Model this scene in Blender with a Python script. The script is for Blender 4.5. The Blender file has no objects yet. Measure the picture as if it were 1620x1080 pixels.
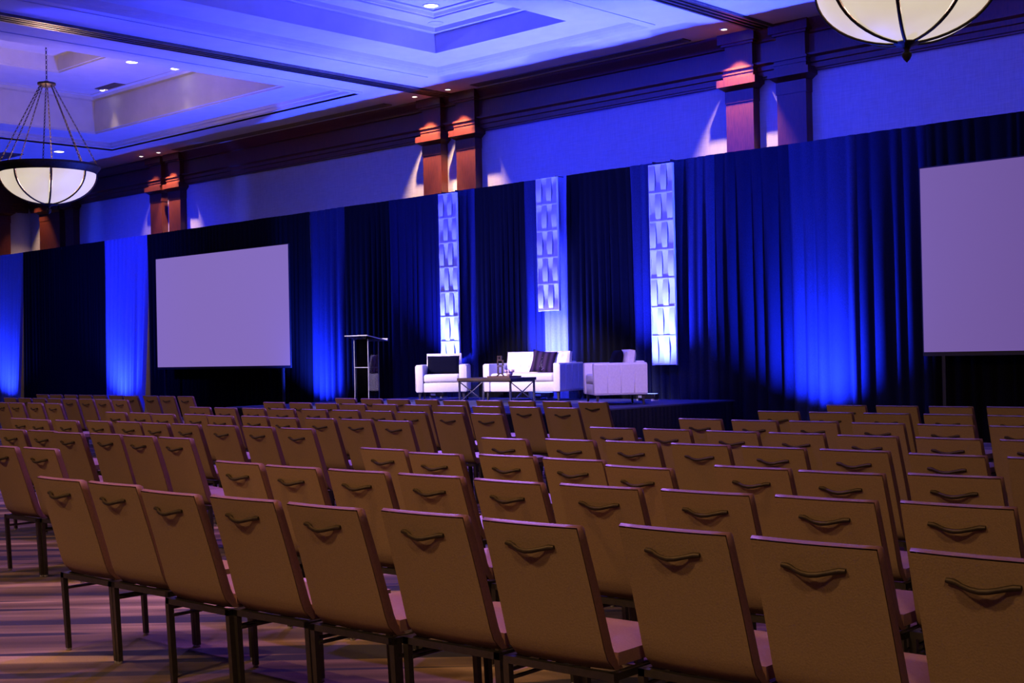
import bpy, bmesh, math, random
from mathutils import Vector, Matrix
R = math.radians
scene = bpy.context.scene
COL = scene.collection

# ------------------------------------------------------------------ camera
CAM_H = 1.48
cam_d = bpy.data.cameras.new('camera'); cam = bpy.data.objects.new('camera', cam_d); COL.objects.link(cam)
cam_d.sensor_width = 36; cam_d.lens = 2094 / 1620 * 36; cam_d.clip_end = 200
YAW, PITCH, ROLL = R(43.19), R(.514), R(-1.187)
fw = Vector((-math.sin(YAW)*math.cos(PITCH), math.cos(YAW)*math.cos(PITCH), math.sin(PITCH)))
rt = Vector((math.cos(YAW), math.sin(YAW), 0)); upv = rt.cross(fw)
r2 = math.cos(ROLL)*rt + math.sin(ROLL)*upv; u2 = -math.sin(ROLL)*rt + math.cos(ROLL)*upv
cam.matrix_world = Matrix(((r2.x, u2.x, -fw.x, 0), (r2.y, u2.y, -fw.y, 0), (r2.z, u2.z, -fw.z, CAM_H), (0, 0, 0, 1)))
scene.camera = cam

# ------------------------------------------------------------------ world, exposure
w = bpy.data.worlds.new('world'); scene.world = w; w.use_nodes = True
w.node_tree.nodes['Background'].inputs[0].default_value = (.08, .05, .16, 1)
w.node_tree.nodes['Background'].inputs[1].default_value = .25
vs = scene.view_settings
vs.view_transform = 'Standard'; vs.look = 'None'; vs.exposure = 0; vs.gamma = 1; vs.use_curve_mapping = False
scene.cycles.max_bounces = 6; scene.cycles.diffuse_bounces = 3; scene.cycles.glossy_bounces = 3
scene.cycles.transmission_bounces = 6; scene.cycles.transparent_max_bounces = 6
scene.cycles.sample_clamp_indirect = 4; scene.cycles.use_denoising = True
scene.cycles.caustics_reflective = False; scene.cycles.caustics_refractive = False

# ------------------------------------------------------------------ theatre lights (house and stage rig, plus an added fill, outside the frame)
def spot(name, loc, target, energy, color, size=60, blend=.6, radius=.15, parent=None):
    d = bpy.data.lights.new(name, 'SPOT'); d.energy = energy; d.color = color
    d.spot_size = R(size); d.spot_blend = blend; d.shadow_soft_size = radius
    o = bpy.data.objects.new(name, d); COL.objects.link(o)
    o.location = loc
    o.rotation_euler = (Vector(target)-Vector(loc)).to_track_quat('-Z', 'Y').to_euler()
    if parent: o.parent = parent
    return o
WARM = (1, .62, .32)
BLUE = (.005, .015, 1)
VIOLET = (.50, .22, 1)
# warm house downlights over the audience, behind and beside the camera
for x, y, tx, ty, e in ((2.5, -3, -1.5, 4.5, 700), (-4, -3.5, -4, 5, 900), (-10, -3, -9, 6.5, 1000), (-17, -1, -14, 8.5, 1100), (-24, 1, -20, 10, 1000)):
    spot('house_spot', (x, y, 7.1), (tx, ty, .6), e, WARM, 62, .9, .25)
# stage key from the rig above the left aisle
spot('stage_key', (-19, 8.5, 7.1), (-17.1, 16.9, .65), 9500, (1, .80, .92), 27, .45, .15)
spot('added_stage_fill', (-8, 9.5, 7.1), (-13.6, 16.6, .7), 2200, (1, .62, .95), 15, .6, .15)  # extra fill, added to lift the near side of the right armchair
# blue wash from the rig on to the wall, frieze and drapes
spot('blue_wash', (-21, 9.5, 6.9), (-16.0, 20.7, 5.6), 5200, BLUE, 44, .8, .2)
spot('blue_wash', (-11, 9.5, 6.9), (-9.5, 20.7, 5.4), 1600, BLUE, 44, .9, .2)
spot('blue_wash', (-30, 8.5, 6.9), (-33.0, 19.2, 2.6), 9000, BLUE, 50, .9, .2)
spot('blue_wash', (-8.5, 9, 6.9), (-15.5, 17, .8), 2500, BLUE, 34, .8, .2)
# violet wash over the seats from the rig above the stage
spot('seat_wash', (-17, 17, 6.9), (-8, 5, .4), 2200, VIOLET, 70, .8, .3)
spot('seat_wash', (-15, 17, 6.9), (-15, 8, .4), 2200, VIOLET, 70, .8, .3)
# coloured downlights straight over the seating blocks
for x, y, e, c in ((-6.0, 5.0, 950, (.42, .15, 1)), (-10.5, 6.5, 650, (.42, .15, 1)), (-15, 8.5, 600, (.50, .20, 1)), (-21, 9.5, 420, (.42, .20, 1)),
                   (-7.0, 3.0, 480, (1, .48, .20)), (-11.5, 4.5, 420, (1, .48, .20)), (-17, 6.5, 300, (1, .48, .25)), (-5.0, 1.6, 900, (1, .50, .16))):
    spot('seat_downlight', (x, y, 7.2), (x, y, 0), e, c, 85, .9, .12)

# ------------------------------------------------------------------ materials
MATS = {}
def nodes(name):
    m = bpy.data.materials.new(name); m.use_nodes = True
    nt = m.node_tree; b = nt.nodes['Principled BSDF']; MATS[name] = m
    return m, nt, b
def plain(name, col, rough=.6, metal=0, noise=.0, scale=20, bump=0, coat=0, sheen=0, spec=.5):
    m, nt, b = nodes(name)
    b.inputs['Roughness'].default_value = rough; b.inputs['Metallic'].default_value = metal
    b.inputs['Specular IOR Level'].default_value = spec
    if coat: b.inputs['Coat Weight'].default_value = coat
    if sheen: b.inputs['Sheen Weight'].default_value = sheen
    b.inputs['Base Color'].default_value = (*col, 1)
    if noise or bump:
        tc = nt.nodes.new('ShaderNodeTexCoord'); n = nt.nodes.new('ShaderNodeTexNoise')
        n.inputs['Scale'].default_value = scale; n.inputs['Detail'].default_value = 4
        nt.links.new(tc.outputs['Object'], n.inputs['Vector'])
        if noise:
            r = nt.nodes.new('ShaderNodeValToRGB')
            r.color_ramp.elements[0].position = .3; r.color_ramp.elements[1].position = .7
            r.color_ramp.elements[0].color = (*[c*(1-noise) for c in col], 1)
            r.color_ramp.elements[1].color = (*[min(1, c*(1+noise)) for c in col], 1)
            nt.links.new(n.outputs['Fac'], r.inputs['Fac']); nt.links.new(r.outputs['Color'], b.inputs['Base Color'])
        if bump:
            bp = nt.nodes.new('ShaderNodeBump'); bp.inputs['Strength'].default_value = bump; bp.inputs['Distance'].default_value = .01
            nt.links.new(n.outputs['Fac'], bp.inputs['Height']); nt.links.new(bp.outputs['Normal'], b.inputs['Normal'])
    return m
def emit(name, col, strength, base=(.8, .8, .8)):
    m, nt, b = nodes(name)
    b.inputs['Base Color'].default_value = (*base, 1)
    b.inputs['Emission Color'].default_value = (*col, 1); b.inputs['Emission Strength'].default_value = strength
    return m
def wood(name, c0, c1, rough=.35, scale=(3, 3, .35)):
    m, nt, b = nodes(name)
    tc = nt.nodes.new('ShaderNodeTexCoord'); mp = nt.nodes.new('ShaderNodeMapping'); mp.inputs['Scale'].default_value = scale
    n = nt.nodes.new('ShaderNodeTexNoise'); n.inputs['Scale'].default_value = 6; n.inputs['Detail'].default_value = 6; n.inputs['Distortion'].default_value = .6
    r = nt.nodes.new('ShaderNodeValToRGB'); r.color_ramp.elements[0].color = (*c0, 1); r.color_ramp.elements[1].color = (*c1, 1)
    r.color_ramp.elements[0].position = .3; r.color_ramp.elements[1].position = .75
    L = nt.links.new
    L(tc.outputs['Object'], mp.inputs['Vector']); L(mp.outputs['Vector'], n.inputs['Vector']); L(n.outputs['Fac'], r.inputs['Fac']); L(r.outputs['Color'], b.inputs['Base Color'])
    b.inputs['Roughness'].default_value = rough
    return m
def weave(name, col, amt, scale, rough=.9):
    m, nt, b = nodes(name); L = nt.links.new
    tc = nt.nodes.new('ShaderNodeTexCoord'); fac = []
    for s in ((scale, scale, scale*.08), (scale*.08, scale, scale)):
        mp = nt.nodes.new('ShaderNodeMapping'); mp.inputs['Scale'].default_value = s
        n = nt.nodes.new('ShaderNodeTexNoise'); n.inputs['Scale'].default_value = 1; n.inputs['Detail'].default_value = 2
        L(tc.outputs['Object'], mp.inputs['Vector']); L(mp.outputs['Vector'], n.inputs['Vector']); fac.append(n)
    a = nt.nodes.new('ShaderNodeMath'); a.operation = 'ADD'; L(fac[0].outputs['Fac'], a.inputs[0]); L(fac[1].outputs['Fac'], a.inputs[1])
    r = nt.nodes.new('ShaderNodeMapRange'); r.inputs['From Min'].default_value = .7; r.inputs['From Max'].default_value = 1.3
    r.inputs['To Min'].default_value = 1-amt; r.inputs['To Max'].default_value = 1+amt
    L(a.outputs[0], r.inputs['Value'])
    mx = nt.nodes.new('ShaderNodeVectorMath'); mx.operation = 'SCALE'; mx.inputs[0].default_value = col
    L(r.outputs['Result'], mx.inputs['Scale']); L(mx.outputs['Vector'], b.inputs['Base Color'])
    b.inputs['Roughness'].default_value = rough
    return m

def carpet():
    # bands of tan, brown and navy running square to the diagonal of the room
    m, nt, b = nodes('carpet'); L = nt.links.new
    tc = nt.nodes.new('ShaderNodeTexCoord')
    mp = nt.nodes.new('ShaderNodeMapping'); mp.vector_type = 'POINT'; mp.inputs['Rotation'].default_value = (0, 0, -YAW)
    L(tc.outputs['Object'], mp.inputs['Vector'])
    def band(scale, detail, seed):
        q = nt.nodes.new('ShaderNodeMapping'); q.inputs['Scale'].default_value = scale; q.inputs['Location'].default_value = (seed, seed*1.7, 0)
        n = nt.nodes.new('ShaderNodeTexNoise'); n.inputs['Scale'].default_value = 1; n.inputs['Detail'].default_value = detail
        L(mp.outputs['Vector'], q.inputs['Vector']); L(q.outputs['Vector'], n.inputs['Vector']); return n
    n1 = band((.35, 3.2, 1), 3, 3.1); n2 = band((.22, 5.5, 1), 1, 8.7); n3 = band((140, 140, 140), 2, 0)
    r1 = nt.nodes.new('ShaderNodeValToRGB'); cr = r1.color_ramp
    cr.elements[0].position = .34; cr.elements[0].color = (.05, .032, .035, 1)
    cr.elements[1].position = .64; cr.elements[1].color = (.46, .32, .23, 1)
    e = cr.elements.new(.47); e.color = (.13, .085, .07, 1)
    e = cr.elements.new(.55); e.color = (.22, .15, .12, 1)
    L(n1.outputs['Fac'], r1.inputs['Fac'])
    r2_ = nt.nodes.new('ShaderNodeValToRGB'); r2_.color_ramp.elements[0].position = .425; r2_.color_ramp.elements[1].position = .445
    L(n2.outputs['Fac'], r2_.inputs['Fac'])
    mix = nt.nodes.new('ShaderNodeMix'); mix.data_type = 'RGBA'; L(r2_.outputs['Color'], mix.inputs['Factor'])
    mix.inputs['A'].default_value = (.022, .02, .05, 1); L(r1.outputs['Color'], mix.inputs['B'])
    mm = nt.nodes.new('ShaderNodeMix'); mm.data_type = 'RGBA'; mm.blend_type = 'MULTIPLY'; mm.inputs['Factor'].default_value = .5
    L(mix.outputs['Result'], mm.inputs['A']); L(n3.outputs['Fac'], mm.inputs['B']); L(mm.outputs['Result'], b.inputs['Base Color'])
    bp = nt.nodes.new('ShaderNodeBump'); bp.inputs['Strength'].default_value = .4; bp.inputs['Distance'].default_value = .004
    L(n3.outputs['Fac'], bp.inputs['Height']); L(bp.outputs['Normal'], b.inputs['Normal'])
    b.inputs['Roughness'].default_value = .95
    return m

carpet()
plain('plaster', (.62, .60, .60), .75, noise=.04, scale=3)
weave('wall_fabric', (.50, .48, .50), .10, 60)
wood('mahogany', (.050, .009, .006), (.13, .026, .012), .42, (9, 9, .7))
plain('track_metal', (.20, .17, .13), .35, .9, noise=.2, scale=8)
plain('vent_metal', (.17, .12, .10), .55, .3, noise=.1)
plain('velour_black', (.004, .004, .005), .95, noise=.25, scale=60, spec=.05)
plain('velour_navy_lit', (.018, .024, .065), .9, noise=.2, scale=60, spec=.05)  # blue uplight on the drapes put into a brighter velour colour
plain('velour_navy_dim', (.007, .009, .028), .92, noise=.2, scale=60, spec=.05)  # darker copy of the lit navy, dimmer uplight put into its colour
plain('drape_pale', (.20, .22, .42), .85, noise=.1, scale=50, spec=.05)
plain('pole_black', (.02, .02, .022), .5, .4, noise=.1)
plain('chair_fabric', (.30, .195, .10), .7, noise=.10, scale=160, bump=.15, spec=.25)
plain('chair_vinyl', (.30, .17, .13), .5, noise=.10, scale=120, bump=.08, spec=.3)
plain('chair_edge_shaded', (.20, .10, .085), .5, noise=.10, scale=120, bump=.08, spec=.3)  # chair vinyl darkened, shade of the unlit sides put into its colour
plain('chair_steel', (.085, .075, .06), .38, .75, noise=.12, scale=40)
plain('bronze', (.06, .045, .03), .55, .7, noise=.25, scale=25)
plain('glide', (.35, .33, .30), .4, .5, noise=.05)
plain('white_vinyl', (.74, .70, .70), .45, noise=.05, scale=30, bump=.08)
plain('dark_leg', (.10, .09, .10), .35, .7, noise=.1)
plain('chrome', (.62, .62, .66), .22, 1, noise=.05, scale=12)
wood('table_wood', (.03, .018, .016), (.08, .05, .04), .4, (.6, 6, 6))
plain('navy_fur', (.004, .004, .012), .95, noise=.5, scale=90, bump=.6, spec=.05)
plain('stage_carpet', (.05, .05, .11), .85, noise=.15, scale=120, bump=.2, spec=.05)
plain('stage_skirt', (.012, .012, .018), .9, noise=.3, scale=40, spec=.05)
plain('panel_white', (.85, .85, .88), .45, noise=.03, scale=10)
plain('fixture_black', (.02, .02, .022), .45, .2, noise=.1)
plain('fixture_white', (.70, .70, .72), .4, noise=.05)
plain('sculpture', (.07, .04, .05), .4, .5, noise=.2)
plain('shell', (.55, .40, .40), .5, noise=.3, scale=40)
plain('tray_wood', (.09, .045, .035), .45, noise=.2)
emit('downlight', (1, .90, .78), 6)
emit('lens_blue', (.25, .35, 1), 3)

def alabaster():
    m, nt, b = nodes('alabaster'); L = nt.links.new
    tc = nt.nodes.new('ShaderNodeTexCoord'); n = nt.nodes.new('ShaderNodeTexNoise'); n.inputs['Scale'].default_value = 2.2; n.inputs['Detail'].default_value = 5
    r = nt.nodes.new('ShaderNodeValToRGB'); r.color_ramp.elements[0].color = (.66, .52, .38, 1); r.color_ramp.elements[1].color = (.90, .78, .62, 1)
    L(tc.outputs['Object'], n.inputs['Vector']); L(n.outputs['Fac'], r.inputs['Fac']); L(r.outputs['Color'], b.inputs['Emission Color'])
    b.inputs['Emission Strength'].default_value = .85; b.inputs['Base Color'].default_value = (.6, .55, .5, 1); b.inputs['Roughness'].default_value = .5
alabaster()
def acrylic():
    m, nt, b = nodes('acrylic'); L = nt.links.new
    t = nt.nodes.new('ShaderNodeBsdfTransparent'); t.inputs[0].default_value = (.90, .92, 1, 1)
    g = nt.nodes.new('ShaderNodeBsdfGlossy'); g.inputs['Roughness'].default_value = .03
    fr = nt.nodes.new('ShaderNodeFresnel'); fr.inputs[0].default_value = 1.45
    mx = nt.nodes.new('ShaderNodeMixShader'); L(fr.outputs[0], mx.inputs[0]); L(t.outputs[0], mx.inputs[1]); L(g.outputs[0], mx.inputs[2])
    L(mx.outputs[0], nt.nodes['Material Output'].inputs['Surface'])
acrylic()
plain('acrylic_edge_lit', (.40, .40, .46), .25, noise=.04)  # pale strips stand in for light caught along the clear edges
def plaid():
    m, nt, b = nodes('plaid'); L = nt.links.new
    tc = nt.nodes.new('ShaderNodeTexCoord'); w1 = nt.nodes.new('ShaderNodeTexWave'); w1.bands_direction = 'X'; w1.inputs['Scale'].default_value = 2.6; w1.inputs['Distortion'].default_value = .5
    r = nt.nodes.new('ShaderNodeValToRGB'); r.color_ramp.elements[0].color = (.008, .003, .016, 1); r.color_ramp.elements[1].color = (.050, .024, .075, 1)
    L(tc.outputs['Object'], w1.inputs['Vector']); L(w1.outputs['Color'], r.inputs['Fac']); L(r.outputs['Color'], b.inputs['Base Color'])
    b.inputs['Roughness'].default_value = .7; b.inputs['Specular IOR Level'].default_value = .1
plaid()
plain('script_ink', (.14, .11, .17), .6, noise=.05)

# ------------------------------------------------------------------ mesh helpers
class MB:
    def __init__(s): s.v = []; s.f = []; s.sm = []
    def add(s, vs_, fs, smooth=False):
        o = len(s.v); s.v += [tuple(v) for v in vs_]
        for f in fs: s.f.append(tuple(i+o for i in f)); s.sm.append(smooth)
    def box(s, c, d, rz=0, rx=0):
        hx, hy, hz = d[0]/2, d[1]/2, d[2]/2
        M = Matrix.Translation(c) @ Matrix.Rotation(rz, 4, 'Z') @ Matrix.Rotation(rx, 4, 'X')
        P = [M @ Vector((x*hx, y*hy, z*hz)) for x in (-1, 1) for y in (-1, 1) for z in (-1, 1)]
        s.add(P, [(0, 1, 3, 2), (4, 6, 7, 5), (0, 4, 5, 1), (2, 3, 7, 6), (0, 2, 6, 4), (1, 5, 7, 3)])
        return s
    def b2(s, a, b):
        return s.box([(a[i]+b[i])/2 for i in range(3)], [abs(b[i]-a[i]) for i in range(3)])
    def tube(s, pts, rad, n=8, smooth=True, caps=True):
        pts = [Vector(p) for p in pts]; rad = rad if isinstance(rad, (list, tuple)) else [rad]*len(pts)
        rings = []; up = None
        for i, p in enumerate(pts):
            t = (pts[min(i+1, len(pts)-1)] - pts[max(i-1, 0)]).normalized()
            if up is None:
                up = Vector((0, 0, 1)) if abs(t.z) < .9 else Vector((1, 0, 0))
            a = t.cross(up).normalized(); bq = a.cross(t).normalized(); up = bq
            rings.append([p + (a*math.cos(k*2*math.pi/n + math.pi/n) + bq*math.sin(k*2*math.pi/n + math.pi/n))*rad[i] for k in range(n)])
        vv = [q for r_ in rings for q in r_]; ff = []
        for i in range(len(pts)-1):
            for k in range(n): ff.append((i*n+k, i*n+(k+1) % n, (i+1)*n+(k+1) % n, (i+1)*n+k))
        s.add(vv, ff, smooth)
        if caps:
            s.add(rings[0], [tuple(range(n))[::-1]]); s.add(rings[-1], [tuple(range(n))])
        return s
    def lathe(s, prof, c=(0, 0, 0), n=24, a0=0, a1=2*math.pi, smooth=True):
        full = abs(a1-a0-2*math.pi) < 1e-6; m = n if full else n+1
        vv = []
        for r_, z in prof:
            for k in range(m):
                a = a0 + (a1-a0)*k/n
                vv.append((c[0]+r_*math.cos(a), c[1]+r_*math.sin(a), c[2]+z))
        ff = []
        for i in range(len(prof)-1):
            for k in range(n):
                k2 = (k+1) % m
                ff.append((i*m+k, i*m+k2, (i+1)*m+k2, (i+1)*m+k))
        s.add(vv, ff, smooth); return s
    def torus(s, c, R_, r_, n=12, k=5, M=None):
        vv = []
        for i in range(n):
            a = 2*math.pi*i/n
            for j in range(k):
                b_ = 2*math.pi*j/k
                p = Vector(((R_+r_*math.cos(b_))*math.cos(a), (R_+r_*math.cos(b_))*math.sin(a), r_*math.sin(b_)))
                vv.append((M @ p if M else p) + Vector(c))
        s.add(vv, [(i*k+j, ((i+1) % n)*k+j, ((i+1) % n)*k+(j+1) % k, i*k+(j+1) % k) for i in range(n) for j in range(k)], True); return s
    def rbox(s, c, d, bev=.03, seg=2, rx=0, rz=0, puff=0):
        bm = bmesh.new(); bmesh.ops.create_cube(bm, size=1)
        for v in bm.verts: v.co = Vector((v.co.x*d[0], v.co.y*d[1], v.co.z*d[2]))
        bmesh.ops.bevel(bm, geom=bm.edges[:], offset=bev, segments=seg, profile=.5, affect='EDGES')
        M = Matrix.Translation(c) @ Matrix.Rotation(rz, 4, 'Z') @ Matrix.Rotation(rx, 4, 'X')
        bm.verts.index_update()
        s.add([M @ v.co for v in bm.verts], [tuple(v.index for v in f.verts) for f in bm.faces], True); bm.free(); return s
    def mesh(s, name):
        me = bpy.data.meshes.new(name); me.from_pydata(s.v, [], s.f)
        me.polygons.foreach_set('use_smooth', s.sm); me.update()
        bm = bmesh.new(); bm.from_mesh(me); bmesh.ops.recalc_face_normals(bm, faces=bm.faces[:]); bm.to_mesh(me); bm.free()
        return me
    def build(s, name, mat, parent=None, sharp=True):
        me = s.mesh(name); me.materials.append(MATS[mat])
        if sharp:
            try: me.set_sharp_from_angle(angle=R(40))
            except Exception: pass
        o = bpy.data.objects.new(name, me); COL.objects.link(o)
        if parent: o.parent = parent
        return o
def tag(o, label, cat, group=None):
    o['label'] = label; o['category'] = cat
    if group: o['group'] = group
    return o
def thing(name, label, cat, loc=(0, 0, 0), rz=0, group=None):
    o = bpy.data.objects.new(name, None); COL.objects.link(o); o.empty_display_size = .1
    o.location = loc; o.rotation_euler = (0, 0, rz)
    return tag(o, label, cat, group)
def struct(o): o['kind'] = 'structure'; return o
def dup(root, loc, rz, label, group=None):
    r_ = root.copy(); COL.objects.link(r_); r_.location = loc; r_.rotation_euler = (0, 0, rz); r_['label'] = label
    if group: r_['group'] = group
    for ch in root.children:
        if ch.type == 'LIGHT': continue
        c = ch.copy(); COL.objects.link(c); c.parent = r_
        for g in ch.children:
            d_ = g.copy(); COL.objects.link(d_); d_.parent = c
    return r_

# ================================================================== THE ROOM
SOF = 7.27                       # soffit height
WALL_Y, PIL_Y = 20.81, 20.60
struct(MB().b2((-41, -7, -.05), (5, 21, 0)).build('floor', 'carpet'))
struct(MB().b2((-41.2, WALL_Y, 0), (5, 21.0, SOF+.03)).build('wall_back', 'wall_fabric'))
struct(MB().b2((-41.2, -7, 0), (-41.0, WALL_Y, SOF+.03)).build('wall_left', 'wall_fabric'))
struct(MB().b2((5, -7, 0), (5.2, 21, SOF+.03)).build('wall_right', 'wall_fabric'))
struct(MB().b2((-41.2, -7.2, 0), (5.2, -7, SOF+.03)).build('wall_rear', 'wall_fabric'))

# coffered ceiling: soffit strips plus swept coffers
CY0, CY1 = 5.0, 19.05
COFFERS = [(-32.8, -22.35, 'tall'), (-19.85, -14.35, 'low'), (-11.4, -5.9, 'low')]
c = MB(); x = -41.2
for x0, x1, k in COFFERS:
    c.b2((x, -7.2, SOF), (x0, 21, SOF+.04))
    c.b2((x0, -7.2, SOF), (x1, CY0, SOF+.04)); c.b2((x0, CY1, SOF), (x1, 21, SOF+.04)); x = x1
c.b2((x, -7.2, SOF), (5.2, 21, SOF+.04))
ceiling = struct(c.build('ceiling', 'plaster'))
PROF = {'low': [(0, 7.27), (.04, 7.31), (.06, 7.31), (.09, 7.35), (.11, 7.35), (.15, 7.41), (1.05, 7.41), (1.05, 7.78), (1.12, 7.80), (1.14, 7.88), (1.62, 7.88), (1.62, 7.91), (1.67, 7.91), (1.70, 7.96), (1.80, 7.96), (1.80, 7.99)],
        'tall': [(0, 7.27), (0, 7.32), (.06, 7.33), (.07, 7.39), (.12, 7.40), (.13, 7.46), (1.15, 7.46), (1.15, 7.50), (1.2, 7.50), (1.2, 8.30), (1.27, 8.33), (1.30, 8.40), (1.45, 8.40), (1.45, 8.42), (3.3, 8.42), (3.3, 8.46), (3.35, 8.46), (3.35, 8.80)]}
for x0, x1, k in COFFERS:
    m = MB(); P = PROF[k]; vv = []; ff = []
    for t, z in P:
        vv += [(x0+t, CY0+t, z), (x1-t, CY0+t, z), (x1-t, CY1-t, z), (x0+t, CY1-t, z)]
    for i in range(len(P)-1):
        for j in range(4): ff.append((i*4+j, i*4+(j+1) % 4, i*4+4+(j+1) % 4, i*4+4+j))
    n = (len(P)-1)*4; ff.append((n, n+1, n+2, n+3))
    m.add(vv, ff); m.build('coffer', 'plaster', ceiling)

# wooden entablature along the back and left walls
def extrude_x(m, prof, x0, x1):
    n = len(prof); m.add([(x0, y, z) for y, z in prof]+[(x1, y, z) for y, z in prof],
        [(i, (i+1) % n, n+(i+1) % n, n+i) for i in range(n)]+[tuple(range(n))[::-1], tuple(range(n, 2*n))])
W_ = WALL_Y
FR = [(W_, 6.37), (W_-.06, 6.37), (W_-.06, 6.40), (W_-.08, 6.41), (W_-.08, 6.50), (W_-.10, 6.52), (W_-.10, 6.60), (W_-.15, 6.64), (W_-.15, 6.68), (W_-.07, 6.69), (W_-.07, 7.03), (W_-.11, 7.05), (W_-.13, 7.12), (W_-.22, 7.20), (W_-.24, 7.27), (W_, 7.27)]
m = MB(); extrude_x(m, FR, -40.9, 4.9); struct(m.build('trim_1', 'mahogany'))
m = MB(); n = len(FR); pr = [(-41 + (W_-y), z) for y, z in FR]
m.add([(x, -6.9, z) for x, z in pr]+[(x, 20.7, z) for x, z in pr], [(i, (i+1) % n, n+(i+1) % n, n+i) for i in range(n)]+[tuple(range(n))[::-1], tuple(range(n, 2*n))])
struct(m.build('trim_2', 'mahogany'))

# partition tracks let into the two ceiling beams
for i, tx in enumerate((-21.14, -12.88)):
    t = struct(MB().b2((tx-.20, 2, SOF-.015), (tx+.20, 20.5, SOF)).build('trim_%d' % (3+i), 'track_metal'))
    for dx in (-.17, -.06, .06, .17):
        MB().b2((tx+dx-.025, 2, SOF-.05), (tx+dx+.025, 20.5, SOF-.012)).build('rail', 'track_metal', t)
    for dx in (-2.0, 1.75) if i == 0 else (-1.3,):
        pass
# shadow-gap beads on the beam undersides, beside each coffer
for i, bx in enumerate((-22.15, -20.05, -14.15, -11.6)):
    struct(MB().b2((bx-.015, 5, SOF-.012), (bx+.015, 18.95, SOF)).build('trim_%d' % (5+i), 'plaster'))

# pilasters
def pilaster(xc, label, wide=.59, side=None):
    h_ = wide/2
    p = thing('pilaster', label, 'pilaster', (xc, PIL_Y, 0), 0 if side is None else side, 'paired mahogany pilasters')
    D = WALL_Y-PIL_Y-.003
    MB().b2((-h_, 0, .002), (h_, D, 6.0)).build('shaft', 'mahogany', p)
    nk = MB().b2((-h_-.012, -.012, 6.0), (h_+.012, D, 6.22)); nk.build('neck', 'mahogany', p)
    a = MB(); pr = [(0, 6.22), (.03, 6.24), (.09, 6.29), (.12, 6.30), (.12, 6.43)]
    vv = []
    for t, z in pr: vv += [(-h_-t, D, z), (-h_-t, -t, z), (h_+t, -t, z), (h_+t, D, z)]
    n = len(pr); ff = [(i*4+j, i*4+(j+1) % 4, i*4+4+(j+1) % 4, i*4+4+j) for i in range(n-1) for j in range(4)]+[(0, 3, 2, 1), tuple(range(4*n-4, 4*n))]
    a.add(vv, ff); a.build('abacus', 'mahogany', p)
    MB().b2((-h_-.03, -.03, 6.43), (h_+.03, D, 6.52)).b2((-h_-.045, -.045, 6.52), (h_+.045, D, 6.54)).b2((-h_-.03, -.03, 6.54), (h_+.03, D, 6.60)).build('capital_block', 'mahogany', p)
    MB().b2((-h_-.06, -.06, 6.60), (h_+.06, D, 6.64)).build('cornice', 'mahogany', p)
    MB().b2((-h_, 0, 6.64), (h_, D, 7.05)).build('upper_block', 'mahogany', p)
    MB().b2((-h_-.05, -.05, 7.05), (h_+.05, D, 7.09)).b2((-h_-.10, -.10, 7.09), (h_+.10, D, 7.268)).build('crown', 'mahogany', p)
    return p
PIL = [(-21.7, 'mahogany pilaster above lit panel, left of the pair over the lectern side', .59),
       (-20.62, 'mahogany pilaster glowing red, right of the pair over the lectern side', .59),
       (-13.49, 'mahogany pilaster lit pink at its capital, left of the right pair', .59),
       (-12.40, 'shadowed mahogany pilaster, right of the pair beside the hanging bowl lamp', .59),
       (-33.15, 'dim mahogany pilaster, left of the pair above the left screen', .59),
       (-32.2, 'lit mahogany pilaster, right of the pair above the left screen', .59),
       (-39.35, 'very dark wide pilaster near the far left room corner', 1.3),
       (-38.1, 'narrow dark pilaster next to the far left corner pilaster', .5)]
for xc, lb, wd in PIL: pilaster(xc, lb, wd)
pe = pilaster(0, 'dark red pilaster on the far left end wall', .52); pe.location = (-40.785, 19.75, 0); pe.rotation_euler = (0, 0, R(90))

# soffit spots that graze the pilasters
def gimbal(xc, yc, label, energy):
    g = thing('gimbal_spot', label, 'spotlight', (xc, yc, SOF), 0, 'small recessed spots above the pilasters')
    MB().lathe([(.055, -.002), (.085, -.002), (.085, -.012), (.06, -.014), (.055, -.002)], n=20).build('trim_ring', 'fixture_white', g)
    MB().lathe([(.0, -.008), (.05, -.008)], n=16).build('lamp_face', 'downlight' if energy else 'fixture_white', g)
    if energy:
        s = spot('spot_lamp', (0, 0, 0), (0, 0, -1), energy, (1, .60, .32), 62, .55, .03)
        s.parent = g; s.location = (0, 0, -.03)
        s.rotation_euler = Vector((0, .50, -2.4)).to_track_quat('-Z', 'Y').to_euler()
E_G = 1300
for xc, yc, e, lb in ((-21.75, 20.15, E_G, 'small ceiling spot above left pilaster of the pair over lectern'), (-20.68, 20.15, E_G, 'small ceiling spot above right pilaster of the pair over lectern'),
                  (-13.49, 20.15, E_G, 'small ceiling spot beside the right partition track'), (-33.15, 20.15, E_G*.25, 'dim ceiling spot above left pilaster over left screen'),
                  (-32.25, 20.15, E_G*.7, 'small ceiling spot above right pilaster over left screen'), (-39.9, 19.8, E_G*.25, 'small ceiling spot near far left room corner')):
    gimbal(xc, yc, lb, e)

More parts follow.
